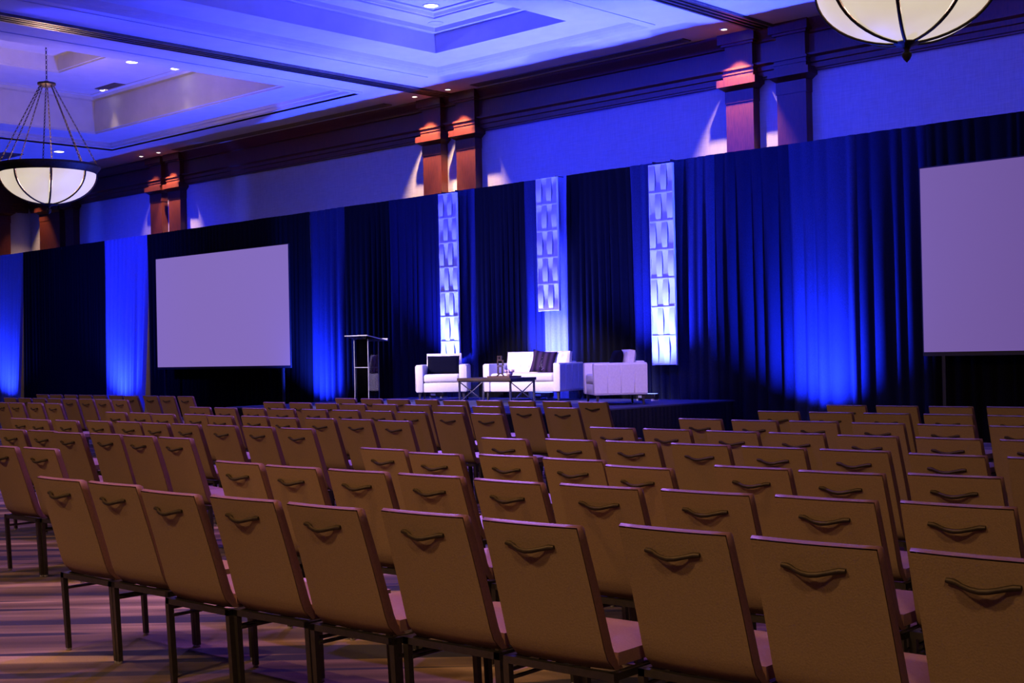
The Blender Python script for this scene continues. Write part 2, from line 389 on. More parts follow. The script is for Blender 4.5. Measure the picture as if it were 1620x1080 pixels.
# recessed downlights in the coffers
def downlight(loc, label, energy=0, r_=.13):
    g = thing('downlight', label, 'downlight', loc, 0, 'round recessed downlights')
    MB().lathe([(r_, -.002), (r_+.03, -.002), (r_+.03, -.012), (r_, -.012), (r_, -.002)], n=24).build('trim_ring', 'fixture_white', g)
    MB().lathe([(0, -.006), (r_, -.006)], n=24).build('lens', 'downlight', g)
    if energy:
        s = spot('downlight_lamp', (0, 0, 0), (0, 0, -1), energy, (1, .72, .45), 50, .8, .1); s.parent = g; s.location = (0, 0, -.05)
downlight((-27.3, 16.4, 8.42), 'round white downlight nearest the beam in the left coffer', 60)
downlight((-27.25, 17.55, 8.42), 'round white downlight at right end of the left coffer', 60)
downlight((-30.6, 17.6, 8.42), 'round white downlight beside brown ceiling vent in left coffer', 60)
downlight((-17.85, 17.0, 7.99), 'round white downlight in the blue lit coffer over the stage', 40)
downlight((-33.78, 18.0, SOF), 'round white downlight on the soffit behind the left bowl lamp', 40)
g = thing('ceiling_speaker', 'round flush ceiling speaker in corner of the blue coffer', 'speaker', (-18.42, 17.66, 7.88))
MB().lathe([(.13, -.001), (.15, -.001), (.15, -.012), (.13, -.012), (.13, -.001)], n=24).build('ring', 'plaster', g); MB().lathe([(0, -.006), (.13, -.006)], n=24).build('grille', 'plaster', g)
def vent(loc, sx, sy, nsl, label, along='x'):
    g = thing('air_vent', label, 'vent', loc, 0, 'ceiling air vents')
    MB().b2((-sx/2, -sy/2, -.004), (sx/2, sy/2, -.001)).build('backing', 'vent_metal', g)
    f = MB()
    for a, b in (((-sx/2, -sy/2), (sx/2, -sy/2+.02)), ((-sx/2, sy/2-.02), (sx/2, sy/2)), ((-sx/2, -sy/2), (-sx/2+.02, sy/2)), ((sx/2-.02, -sy/2), (sx/2, sy/2))):
        f.b2((*a, -.018), (*b, -.003))
    f.build('frame', 'vent_metal', g)
    for i in range(nsl):
        y = -sy/2 + sy*(i+1)/(nsl+1)
        MB().b2((-sx/2, y-.008, -.016), (sx/2, y+.008, -.004)).build('slat', 'vent_metal', g)
vent((-30.1, 17.6, 8.42), .95, .62, 8, 'brown square ceiling vent in the left coffer')
vent((-35.6, 17.2, SOF), 1.6, .6, 6, 'brown ceiling vent on soffit behind the left bowl lamp')
vent((-17.2, 20.28, SOF), 5.6, .26, 4, 'long slotted air vent above the stage wall')
vent((-27.2, 20.28, SOF), 8.8, .26, 4, 'long slotted air vent above the left screen wall')
vent((-8.2, 20.28, SOF), 6.4, .26, 4, 'long slotted air vent above the right screen wall')

# ================================================================== PIPE AND DRAPE
CUR_Y = 19.2; CUR_H = 4.86
def drape(x0, x1, mat, label, seed, xb0=None, xb1=None, fold=.16, amp=.045, y=CUR_Y):
    rnd = random.Random(seed); xb0 = x0 if xb0 is None else xb0; xb1 = x1 if xb1 is None else xb1
    wdt = x1-x0; nx = max(12, int(wdt/.028)); nz = 12
    ph = [rnd.uniform(0, 6.28) for _ in range(6)]
    # uneven fold positions
    nf = max(2, int(wdt/fold)); cuts = [0]
    for i in range(nf): cuts.append(cuts[-1]+rnd.uniform(.6, 1.5))
    tot = cuts[-1]; amps = [rnd.uniform(.5, 1.25) for _ in range(nf+1)]
    m = MB(); vv = []
    for iz in range(nz+1):
        tz = iz/nz
        for ix in range(nx+1):
            u = ix/nx; s_ = u*tot; k = 0
            while k < nf-1 and cuts[k+1] < s_: k += 1
            fr = (s_-cuts[k])/(cuts[k+1]-cuts[k]); fr = min(max(fr, 0), 1)
            prof = math.sin(math.pi*fr)**.8*2-1
            down = 1-tz                                       # 1 at the hem
            a_ = amp*amps[k]*(.35+.65*min(1, down*2.2))
            e = .75 if tz > .93 else 1
            yy = y - a_*prof*e + .02*math.sin(3.1*u*wdt+ph[0]+1.2*down) + .015*down*math.sin(1.7*u*wdt+ph[1])
            xx = (x0+(x1-x0)*u)*(tz**.8) + (xb0+(xb1-xb0)*u)*(1-tz**.8) + .02*down*math.sin(2.3*u*wdt+ph[2])
            vv.append((xx, yy, .01+(CUR_H-.01)*tz ))
    m.add(vv, [(iz*(nx+1)+ix, iz*(nx+1)+ix+1, (iz+1)*(nx+1)+ix+1, (iz+1)*(nx+1)+ix) for iz in range(nz) for ix in range(nx)], True)
    o = m.build('drape', mat, None, sharp=False)
    return tag(o, label, 'drape', 'floor length drapes on the pipe frame')
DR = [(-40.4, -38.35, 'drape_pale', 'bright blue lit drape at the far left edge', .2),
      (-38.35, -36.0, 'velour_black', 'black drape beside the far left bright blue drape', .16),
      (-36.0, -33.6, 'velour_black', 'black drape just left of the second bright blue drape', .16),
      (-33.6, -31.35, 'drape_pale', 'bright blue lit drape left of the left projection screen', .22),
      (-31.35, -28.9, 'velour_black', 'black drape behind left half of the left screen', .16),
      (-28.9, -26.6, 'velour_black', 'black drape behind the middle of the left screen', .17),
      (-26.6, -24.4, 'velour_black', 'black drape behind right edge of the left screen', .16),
      (-24.4, -23.1, 'velour_navy_lit', 'blue lit drape between left screen and lectern', .26),
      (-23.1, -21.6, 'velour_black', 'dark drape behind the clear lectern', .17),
      (-21.6, -20.05, 'velour_navy_dim', 'dim blue lit drape between lectern and left lit panel', .19),
      (-20.05, -19.0, 'velour_navy_lit', 'blue glowing drape behind the left lit panel', .22),
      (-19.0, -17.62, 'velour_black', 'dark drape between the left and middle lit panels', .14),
      (-17.62, -17.12, 'velour_navy_lit', 'narrow blue lit drape just left of the middle lit panel', .16),
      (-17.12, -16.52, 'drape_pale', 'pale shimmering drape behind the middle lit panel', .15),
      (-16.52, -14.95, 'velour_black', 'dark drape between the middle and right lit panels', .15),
      (-14.95, -13.1, 'velour_navy_lit', 'blue lit drape behind the right lit panel', .2),
      (-13.1, -11.65, 'velour_navy_dim', 'navy drape just right of the stage corner', .24),
      (-11.65, -10.4, 'velour_navy_lit', 'brightest blue fold of drape left of right screen', .24),
      (-10.4, -9.2, 'velour_navy_dim', 'streaked blue and black drape at right screen edge', .22),
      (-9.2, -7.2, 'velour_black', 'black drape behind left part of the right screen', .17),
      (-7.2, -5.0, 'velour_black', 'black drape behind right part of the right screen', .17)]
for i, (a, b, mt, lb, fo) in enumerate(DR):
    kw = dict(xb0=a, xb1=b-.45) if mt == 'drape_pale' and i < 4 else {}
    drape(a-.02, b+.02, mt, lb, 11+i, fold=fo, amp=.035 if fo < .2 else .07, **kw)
dp = thing('pipe_stand', 'black horizontal pipe along the top of the drapes', 'pipe stand', (0, CUR_Y+.09, 0))
for a in range(-40, -5, 5):
    MB().tube([(a, .08, 4.84), (a+4.99 if a > -40 else a+5, .08, 4.84)], .025, 8).build('crossbar', 'pole_black', dp)
for a in range(-40, -4, 5):
    MB().tube([(a, .17, .01), (a, .17, 4.86)], .028, 8).b2((a-.22, .08, 0), (a+.22, .48, .012)).build('upright', 'pole_black', dp)

# ================================================================== STAGE
SZ = .61
st = thing('stage', 'low carpeted stage platform with black skirting in front of drapes', 'stage', (0, 0, 0))
MB().b2((-20.4, 14.05, SZ-.05), (-12.65, 18.98, SZ)).build('deck', 'stage_carpet', st)
m = MB(); N = 260
def skirt(pts):
    m = MB(); vv = []
    for i, (x, y, nx_, ny_) in enumerate(pts):
        o = .015*math.sin(i*1.9)+.008*math.sin(i*.7)
        vv += [(x+nx_*(o+.02), y+ny_*(o+.02), .003), (x+nx_*(o*.4+.02), y+ny_*(o*.4+.02), SZ-.02)]
    m.add(vv, [(2*i, 2*i+2, 2*i+3, 2*i+1) for i in range(len(pts)-1)], True); return m
skirt([(-20.4+7.75*i/N, 14.05, 0, -1) for i in range(N+1)]).build('front_skirt', 'stage_skirt', st, False)
skirt([(-12.65, 14.05+4.9*i/160, 1, 0) for i in range(161)]).build('side_skirt', 'stage_skirt', st, False)
skirt([(-20.4, 14.05+4.9*i/160, -1, 0) for i in range(161)]).build('side_skirt', 'stage_skirt', st, False)
MB().b2((-20.39, 14.06, .0), (-12.66, 18.97, SZ-.05)).build('understructure', 'stage_skirt', st)

# wave panels hung from the pipe
def wave_panel(xc, ztop, n, label):
    p = thing('wave_panel', label, 'light panel', (xc, 18.97, ztop-n*.508), 0, 'white woven wave panels hung on the drapes')
    T = .508; m = MB()
    for s_ in range(4):
        vv = []; nv = 12; sg = 1 if s_ % 2 else -1
        for i in range(nv+1):
            v = i/nv; o = sg*.018*math.sin(math.pi*v)**.9 if 0 < v < 1 else 0
            xw = .0615 + .006*math.cos(2*math.pi*v)*sg
            cx = -T/2+T/8+T/4*s_
            vv += [(cx-xw, -.05+o, .012+v*(T-.024)), (cx+xw, -.05+o, .012+v*(T-.024)), (cx-xw, -.042+o, .012+v*(T-.024)), (cx+xw, -.042+o, .012+v*(T-.024))]
        ff = []
        for i in range(nv):
            a, b = 4*i, 4*i+4
            ff += [(a, a+1, b+1, b), (a+2, b+2, b+3, a+3), (a, b, b+2, a+2), (a+1, a+3, b+3, b+1)]
        ff += [(0, 2, 3, 1), (4*nv, 4*nv+1, 4*nv+3, 4*nv+2)]
        m.add(vv, ff, True)
    m.b2((-T/2, -.06, 0), (T/2, -.02, .011)).b2((-T/2, -.06, T-.011), (T/2, -.02, T))
    me = m.mesh('tile'); me.materials.append(MATS['panel_white']); me.set_sharp_from_angle(angle=R(50))
    for i in range(n):
        o = bpy.data.objects.new('tile', me); COL.objects.link(o); o.parent = p; o.location = (0, 0, i*T)
        if i % 2: o.scale = (-1, 1, 1)
    MB().b2((-T/2-.012, -.055, -.01), (-T/2, .0, n*T)).b2((T/2, -.055, -.01), (T/2+.012, .0, n*T)).b2((-T/2-.012, -.012, 0), (T/2+.012, 0, n*T)).build('frame', 'panel_white', p)
    for sx in (-1, 1): MB().b2((sx*.2-.01, -.012, n*T), (sx*.2+.01, -.0, 4.84-ztop+n*T)).b2((sx*.2-.01, -.012, 4.825-ztop+n*T), (sx*.2+.01, .284, 4.84-ztop+n*T)).build('hanger', 'pole_black', p)
    return p
wave_panel(-19.50, 4.79, 7, 'tall white woven light panel behind the left armchair')
wave_panel(-16.78, 4.82, 5, 'shorter white woven light panel above the sofa')
wave_panel(-14.07, 4.78, 7, 'tall white woven light panel right of the right armchair')

# uplights
def uplight(x, y, z, tgt, energy, col, size, label, blend=.7, wdt=.42, radius=.06, core=0):
    g = thing('uplight', label, 'uplight', (x, y, z), 0, 'floor uplights along the drapes')
    MB().rbox((0, 0, .075), (wdt, .13, .09), .012, 1).build('housing', 'fixture_black', g)
    MB().b2((-wdt/2+.02, -.05, .119), (wdt/2-.02, .05, .124)).build('lens', 'lens_blue', g)
    MB().b2((-wdt/2+.03, -.08, .0), (-wdt/2+.07, .08, .03)).b2((wdt/2-.07, -.08, .0), (wdt/2-.03, .08, .03)).build('foot', 'fixture_white', g)
    MB().b2((-wdt/2+.06, -.0665, .05), (-wdt/2+.2, -.0655, .09)).build('label_plate', 'fixture_white', g)
    s = spot('uplight_lamp', (0, 0, .15), (tgt[0]-x, tgt[1]-y, tgt[2]-z), energy, col, size, blend, radius); s.parent = g; s.location = (0, 0, .15)
    s.rotation_euler = (Vector(tgt)-Vector((x, y, z+.15))).to_track_quat('-Z', 'Y').to_euler()
    if core:
        s = spot('uplight_core', (0, 0, .15), (0, 0, 1), core, (.36, .36, 1), 78, .9, radius); s.parent = g; s.location = (0, 0, .15)
        s.rotation_euler = (Vector((tgt[0], tgt[1], tgt[2]))-Vector((x, y, z+.15))).to_track_quat('-Z', 'Y').to_euler()
    return g
DEEP = (.02, .05, 1)
ICE = (.03, .045, 1)
uplight(-39.2, 18.5, 0, (-39.2, 18.6, 6), 1500, DEEP, 130, 'uplight at foot of the far left blue drape', 1)
uplight(-32.5, 18.5, 0, (-32.5, 18.6, 6), 1800, DEEP, 130, 'uplight at foot of blue drape left of left screen', 1)
uplight(-23.8, 18.45, 0, (-23.8, 18.6, 6), 6500, DEEP, 130, 'uplight at foot of drape left of the lectern', 1)
uplight(-19.5, 18.55, SZ, (-19.3, 17.6, 7), 6000, ICE, 120, 'uplight on stage under the left lit panel', 1, core=500)
uplight(-16.78, 18.72, SZ, (-16.78, 17.9, 7), 6000, ICE, 120, 'uplight on stage behind the sofa', 1, core=500)
uplight(-14.07, 18.40, SZ, (-14.2, 17.5, 7), 5500, ICE, 120, 'uplight on stage right of the right armchair', 1, core=500)
uplight(-11.0, 18.4, 0, (-11.0, 18.7, 6), 9000, DEEP, 130, 'uplight at foot of drape left of the right screen', 1)

# ================================================================== PROJECTION SCREENS
def screen(x0, x1, z0, z1, y, label, top, bot):
    p = thing('projection_screen', label, 'screen', ((x0+x1)/2, y, 0), 0, 'large white projection screens')
    hw = (x1-x0)/2
    nm = 'screen_glow_%d' % len(MATS); m_, nt, b = nodes(nm); L = nt.links.new
    tc = nt.nodes.new('ShaderNodeTexCoord'); se = nt.nodes.new('ShaderNodeSeparateXYZ'); mr = nt.nodes.new('ShaderNodeMapRange'); mr.inputs['From Min'].default_value = -hw; mr.inputs['From Max'].default_value = hw
    mx = nt.nodes.new('ShaderNodeMix'); mx.data_type = 'RGBA'; mx.inputs['A'].default_value = (*top, 1); mx.inputs['B'].default_value = (*bot, 1)
    L(tc.outputs['Object'], se.inputs[0]); L(se.outputs['X'], mr.inputs['Value']); L(mr.outputs['Result'], mx.inputs['Factor']); L(mx.outputs['Result'], b.inputs['Emission Color'])
    b.inputs['Emission Strength'].default_value = 1; b.inputs['Base Color'].default_value = (.02, .02, .02, 1); b.inputs['Roughness'].default_value = 1; b.inputs['Specular IOR Level'].default_value = 0
    MB().b2((-hw, -.012, z0), (hw, -.004, z1)).build('screen_surface', nm, p)
    MB().b2((-hw-.02, -.003, z0-.06), (hw+.02, .03, z0)).b2((-hw-.02, -.003, z1), (hw+.02, .03, z1+.02)).b2((-hw-.02, -.003, z0), (-hw, .03, z1)).b2((hw, -.003, z0), (hw+.02, .03, z1)).b2((-hw, -.003, z0), (hw, .01, z1)).build('frame', 'pole_black', p)
    for sx in (-1, 1):
        MB().b2((sx*(hw-.3)-.025, .0, 0), (sx*(hw-.3)+.025, .05, z0)).b2((sx*(hw-.3)-.03, -.3, 0), (sx*(hw-.3)+.03, .18, .02)).build('leg', 'pole_black', p)
screen(-30.13, -24.56, 1.31, 4.10, 18.7, 'lavender projection screen left of the lectern', (.22, .142, .48), (.225, .146, .49))
screen(-9.08, -3.5, 1.37, 4.12, 18.7, 'lavender projection screen cut off by right picture edge', (.175, .105, .36), (.09, .045, .20))

# ================================================================== STAGE FURNITURE
def tufted(m, w_, h_, t_, c, rx, nbx, nby):
    nx, ny = nbx*8, nby*6; vv = []
    M = Matrix.Translation(c) @ Matrix.Rotation(rx, 4, 'X')
    for side in (-1, 1):
        for j in range(ny+1):
            for i in range(nx+1):
                u, v = i/nx, j/ny
                edge = (1-abs(2*u-1)**8)*(1-abs(2*v-1)**8)
                d = 0
                if side < 0:
                    for a in range(nbx):
                        for b_ in range(nby):
                            du = (u-(a+.5)/nbx)*w_; dv = (v-(b_+.5)/nby)*h_
                            d += math.exp(-(du*du+dv*dv)/.0016)
                vv.append(M @ Vector(((u-.5)*w_, side*(t_/2*(.45+.55*edge)) + (.035*min(1, d) if side < 0 else 0), (v-.5)*h_)))
    n = (nx+1)*(ny+1); ff = []
    for s_ in (0, 1):
        for j in range(ny):
            for i in range(nx):
                q = (j*(nx+1)+i, j*(nx+1)+i+1, (j+1)*(nx+1)+i+1, (j+1)*(nx+1)+i); ff.append(tuple(k+s_*n for k in q))
    for i in range(nx):
        ff.append((i, i+1, n+i+1, n+i)); k = ny*(nx+1); ff.append((k+i, k+i+1, n+k+i+1, n+k+i))
    for j in range(ny):
        a, b_ = j*(nx+1), (j+1)*(nx+1); ff.append((a, b_, n+b_, n+a)); ff.append((a+nx, b_+nx, n+b_+nx, n+a+nx))
    m.add(vv, ff, True); return m
def seating(name, label, cat, w_, loc, rz, nback):
    d = .88; p = thing(name, label, cat, loc, rz); hw = w_/2; aw = .14
    MB().rbox((0, 0, .255), (w_-2*aw, d-.04, .18), .02).build('base', 'white_vinyl', p)
    for s_ in (-1, 1):
        a = MB().rbox((s_*(hw-aw/2), 0, .425), (aw, d, .52), .025).build('arm', 'white_vinyl', p)
        for k in range(4):
            MB().rbox((s_*hw, -d/2+.11+k*.22, .425), (.014, .214, .47), .006, 1).build('upholstery_panel', 'white_vinyl', a)
    MB().rbox((0, d/2-.08, .44), (w_-2*aw, .15, .54), .03).build('back', 'white_vinyl', p)
    MB().rbox((0, -.10, .425), (w_-2*aw-.01, .66, .16), .05, 3).build('seat_cushion', 'white_vinyl', p)
    bw = (w_-2*aw)/nback
    for k in range(nback):
        tufted(MB(), bw-.01, .42, .18, (-(w_-2*aw)/2+bw*(k+.5), d/2-.24, .68), R(-10), 3, 2).build('back_cushion', 'white_vinyl', p)
    for sx in (-1, 1):
        for sy in (-1, 1):
            MB().tube([(sx*(hw-.07), sy*(d/2-.07), .17), (sx*(hw-.06), sy*(d/2-.06), 0)], [.034, .018], 4, False).build('leg', 'dark_leg', p)
    return p
seating('armchair', 'white armchair with navy cushion in front of left lit panel', 'armchair', .96, (-18.31, 17.57, SZ), R(40), 1)
seating('armchair', 'white armchair seen from its side at right end of stage', 'armchair', 1.0, (-13.66, 17.0, SZ), R(-40), 1)
seating('sofa', 'white button tufted two seat sofa behind the coffee table', 'sofa', 1.66, (-16.52, 18.16, SZ), R(10), 2)

def pillow(name, label, w_, h_, t_, mat, loc, rz, rx, pinch=.0, ry=0):
    n = 16; vv = []
    for side in (-1, 1):
        for j in range(n+1):
            for i in range(n+1):
                u, v = 2*i/n-1, 2*j/n-1
                th = ((1-u**4)*(1-v**4))**.5
                px_ = u*(1-pinch*(1-v*v)**1)*w_/2; pz = v*(1-pinch*(1-u*u))*h_/2
                vv.append((px_, side*t_/2*th, pz+h_/2))
    N_ = (n+1)**2; ff = []
    for s_ in (0, 1):
        for j in range(n):
            for i in range(n): ff.append(tuple(k+s_*N_ for k in (j*(n+1)+i, j*(n+1)+i+1, (j+1)*(n+1)+i+1, (j+1)*(n+1)+i)))
    m = MB(); m.add(vv, ff, True)
    bm_ = m.build(name, mat, None, sharp=False)
    bm2 = bmesh.new(); bm2.from_mesh(bm_.data); bmesh.ops.remove_doubles(bm2, verts=bm2.verts[:], dist=1e-5); bmesh.ops.recalc_face_normals(bm2, faces=bm2.faces[:]); bm2.to_mesh(bm_.data); bm2.free()
    bm_.location = loc; bm_.rotation_euler = (rx, ry, rz)
    return tag(bm_, label, 'pillow')
def local(base, rz, x, y, z):
    v = Matrix.Rotation(rz, 3, 'Z') @ Vector((x, y, 0)); return (base[0]+v.x, base[1]+v.y, SZ+z)
pillow('throw_pillow', 'fluffy navy pillow on the left white armchair', .62, .36, .15, 'navy_fur', local((-18.31, 17.57), R(40), 0, -.03, .50), R(40), R(-14), .03)
pillow('throw_pillow', 'dark navy pillow peeking over the right white armchair', .52, .40, .16, 'navy_fur', local((-13.66, 17.0), R(-40), -.02, -.02, .50), R(-40), R(-14), .04)
pl = pillow('throw_pillow', 'purple striped pillow with script lettering on the white sofa', .50, .44, .15, 'plaid', local((-16.52, 18.16), R(10), .18, -.02, .49), R(16), R(-16), .10, R(6))
sw = MB()
def stroke(pts): sw.tube([(x, -.072+abs(x)*.12, z) for x, z in pts], .006, 5)
stroke([(-.02, .10), (.0, .22), (.03, .27), (.035, .22), (.01, .15), (.02, .10), (.05, .11)])
stroke([(.05, .11), (.07, .15), (.10, .16), (.08, .10), (.05, .08), (.03, .05)])
stroke([(-.01, .285), (.05, .29), (.12, .285)])
stroke([(.11, .12), (.14, .20), (.15, .24), (.13, .17), (.15, .11)])
sw.build('script_mark', 'script_ink', pl)

ct = thing('coffee_table', 'low wooden coffee table with crossed chrome end legs', 'table', (-16.15, 16.78, SZ))
for k in range(4):
    MB().rbox((0, -.2475+.165*k, .425), (1.31, .163, .05), .004, 1).build('plank', 'table_wood', ct)
for sx in (-1, 1):
    for sy in (-1, 1):
        MB().b2((sx*.62-.014, sy*.30-.014, 0), (sx*.62+.014, sy*.30+.014, .40)).build('leg', 'chrome', ct)
    for s_ in (-1, 1):
        MB().tube([(sx*.62, -.30*s_, .02), (sx*.62, .30*s_, .385)], .011, 6).build('cross_brace', 'chrome', ct)
    MB().b2((sx*.62-.014, -.314, .38), (sx*.62+.014, .314, .40)).build('end_rail', 'chrome', ct)
for sy in (-1, 1): MB().b2((-.634, sy*.30-.012, .38), (.634, sy*.30+.012, .399)).build('side_rail', 'chrome', ct)
TT = SZ+.45
tr = thing('tray', 'dark shallow tray on the coffee table', 'tray', (-15.93, 16.75, TT))
MB().b2((-.27, -.15, .0), (.27, .15, .012)).build('tray_base', 'tray_wood', tr)
MB().b2((-.27, -.15, .012), (.27, -.135, .03)).b2((-.27, .135, .012), (.27, .15, .03)).b2((-.27, -.135, .012), (-.255, .135, .03)).b2((.255, -.135, .012), (.27, .135, .03)).build('tray_rim', 'tray_wood', tr)
sc_ = thing('frame_sculpture', 'stacked open squares metal sculpture on the tray', 'sculpture', (-16.02, 16.75, TT+.012), R(20))
def ring(w_, h_, cx, z, t=.018, tilt=0):
    m = MB(); m.b2((cx-w_/2, -.02, z), (cx+w_/2, .02, z+t)).b2((cx-w_/2, -.02, z+h_-t), (cx+w_/2, .02, z+h_)).b2((cx-w_/2, -.02, z+t), (cx-w_/2+t, .02, z+h_-t)).b2((cx+w_/2-t, -.02, z+t), (cx+w_/2, .02, z+h_-t)); return m
MB().b2((-.10, -.05, 0), (.10, .05, .015)).build('foot', 'sculpture', sc_)
MB().tube([(-.07, 0, .015), (-.02, 0, .05)], .012, 6).tube([(.07, 0, .015), (.03, 0, .05)], .012, 6).build('strut', 'sculpture', sc_)
ring(.10, .14, .0, .05).build('square', 'sculpture', sc_)
ring(.115, .10, .005, .195).build('square', 'sculpture', sc_)
ring(.075, .075, -.01, .295).build('square', 'sculpture', sc_)
sh = thing('shell_ornament', 'small pale flower shaped ornament on the tray', 'ornament', (-15.80, 16.75, TT+.012))
MB().lathe([(0, 0), (.035, .005), (.06, .05), (.05, .09), (.02, .10), (0, .10)], n=14).build('bowl', 'shell', sh)
for k in range(7):
    a = k*2*math.pi/7
    MB().tube([(.03*math.cos(a), .03*math.sin(a), .07), (.075*math.cos(a), .075*math.sin(a), .10), (.085*math.cos(a), .085*math.sin(a), .135)], [.012, .02, .004], 5).build('petal', 'shell', sh)

# clear lectern
lx, ly = -18.86, 16.12
lc = thing('lectern', 'clear acrylic lectern standing at left side of stage', 'lectern', (lx, ly, SZ))
MB().b2((-.24, -.18, 0), (.24, .18, .015)).build('base_plate', 'acrylic', lc)
fp = MB().b2((-.19, -.125, .015), (.19, -.113, 1.19)).build('front_panel', 'acrylic', lc)
for s_ in (-1, 1):
    sp = MB().b2((s_*.19-.006, -.113, .015), (s_*.19+.006, .125, 1.14)).build('side_panel', 'acrylic', lc)
    MB().b2((s_*.19-.006, .125, .015), (s_*.19+.006, .130, 1.14)).build('lit_edge', 'acrylic_edge_lit', sp)
    MB().b2((s_*.196-.006, -.131, .015), (s_*.196+.006, -.125, 1.19)).build('lit_edge', 'acrylic_edge_lit', fp)
sf = MB().b2((-.184, -.113, .66), (.184, .125, .672)).build('shelf', 'acrylic', lc)
MB().b2((-.184, .125, .66), (.184, .130, .672)).b2((-.190, -.131, .66), (.190, -.126, .672)).build('lit_edge', 'acrylic_edge_lit', sf)
tilt = -math.atan2(.10, .5)
rt_ = MB().box((0, 0, 1.205), (.64, .50, .014), 0, tilt).build('reading_top', 'acrylic', lc)
MB().box((0, -.2505, 1.205+.0505), (.64, .006, .016), 0, tilt).build('lit_edge', 'acrylic_edge_lit', rt_)
for s_ in (-1, 1): MB().box((s_*.322, 0, 1.205), (.006, .50, .016), 0, tilt).build('lit_edge', 'acrylic_edge_lit', rt_)
MB().box((0, .25, 1.175), (.64, .012, .05), 0, -.2).build('lip', 'acrylic_edge_lit', lc)

# ================================================================== BOWL PENDANTS
def pendant(loc, label, ztop):
    p = thing('bowl_pendant', label, 'pendant lamp', loc, 0, 'alabaster bowl pendants')     # origin at rim height
    MB().lathe([(.98, -.10), (1.0, -.10), (1.03, -.04), (1.09, .03), (1.09, .075), (1.02, .075), (.98, -.02), (.98, -.10)], n=64).build('rim', 'bronze', p)
    NB = 8; bowl = [(.99*math.cos(t), -.09-.66*math.sin(t)) for t in [i*(math.pi/2-.10)/12 for i in range(13)]]
    m = MB(); m.lathe(bowl, n=8, a0=R(1.6), a1=R(43.4)); gm = m.mesh('glass_panel'); gm.materials.append(MATS['alabaster'])
    rm = MB().tube([(r_*1.012, 0, z-.006) for r_, z in bowl], .021, 6).mesh('rib'); rm.materials.append(MATS['bronze'])
    for k in range(NB):
        for nm, me in (('glass_panel', gm), ('rib', rm)):
            o = bpy.data.objects.new(nm, me); COL.objects.link(o); o.parent = p; o.rotation_euler = (0, 0, k*math.pi/4 + R(20.7))
    MB().lathe([(0, -.72), (.13, -.735), (.15, -.755), (.10, -.785), (.05, -.80), (.03, -.83), (.03, -.85), (.055, -.87), (.055, -.90), (.035, -.94), (0, -.975)], n=20).build('finial', 'bronze', p)
    zc = 1.85
    MB().lathe([(0, zc+.06), (.05, zc+.06), (.07, zc+.03), (.19, zc+.02), (.19, zc-.02), (.12, zc-.06), (0, zc-.06)], n=24).build('canopy_ring', 'bronze', p)
    def chain(a, b, link=.062):
        a, b = Vector(a), Vector(b); L_ = (b-a).length; n = int(L_/(link*.72)); t = (b-a).normalized(); m = MB()
        side = t.cross(Vector((0, 1, .13))).normalized(); oth = t.cross(side)
        for i in range(n):
            c_ = a + (b-a)*((i+.5)/n); x_ = side if i % 2 else oth
            M = Matrix((t, x_, t.cross(x_))).transposed(); M = M @ Matrix.Diagonal((1.0, .62, 1.0))
            m.torus(c_, link*.42, .0075, 7, 4, M)
        return m
    for k in range(8):
        a = k*math.pi/4 + R(12)
        chain((.13*math.cos(a), .13*math.sin(a), zc-.02), (1.03*math.cos(a), 1.03*math.sin(a), .07)).build('chain', 'bronze', p)
    chain((0, 0, zc+.06), (0, 0, ztop-.04), .075).build('stem_chain', 'bronze', p)
    MB().lathe([(0, ztop-.05), (.05, ztop-.05), (.12, ztop-.01), (.12, ztop), (0, ztop)], n=20).build('ceiling_rose', 'bronze', p)
    d = bpy.data.lights.new('bowl_lamp', 'POINT'); d.energy = 200; d.color = (1, .60, .48); d.shadow_soft_size = .2
    o = bpy.data.objects.new('bowl_lamp', d); COL.objects.link(o); o.parent = p; o.location = (0, 0, -.15)
pendant((-26.8, 14.02, 5.66), 'glowing bowl lamp hanging on chains at upper left', 8.80-5.66)
pendant((-6.95, 14.05, 5.66), 'glowing bowl lamp cut off by the top right edge', 7.99-5.66)

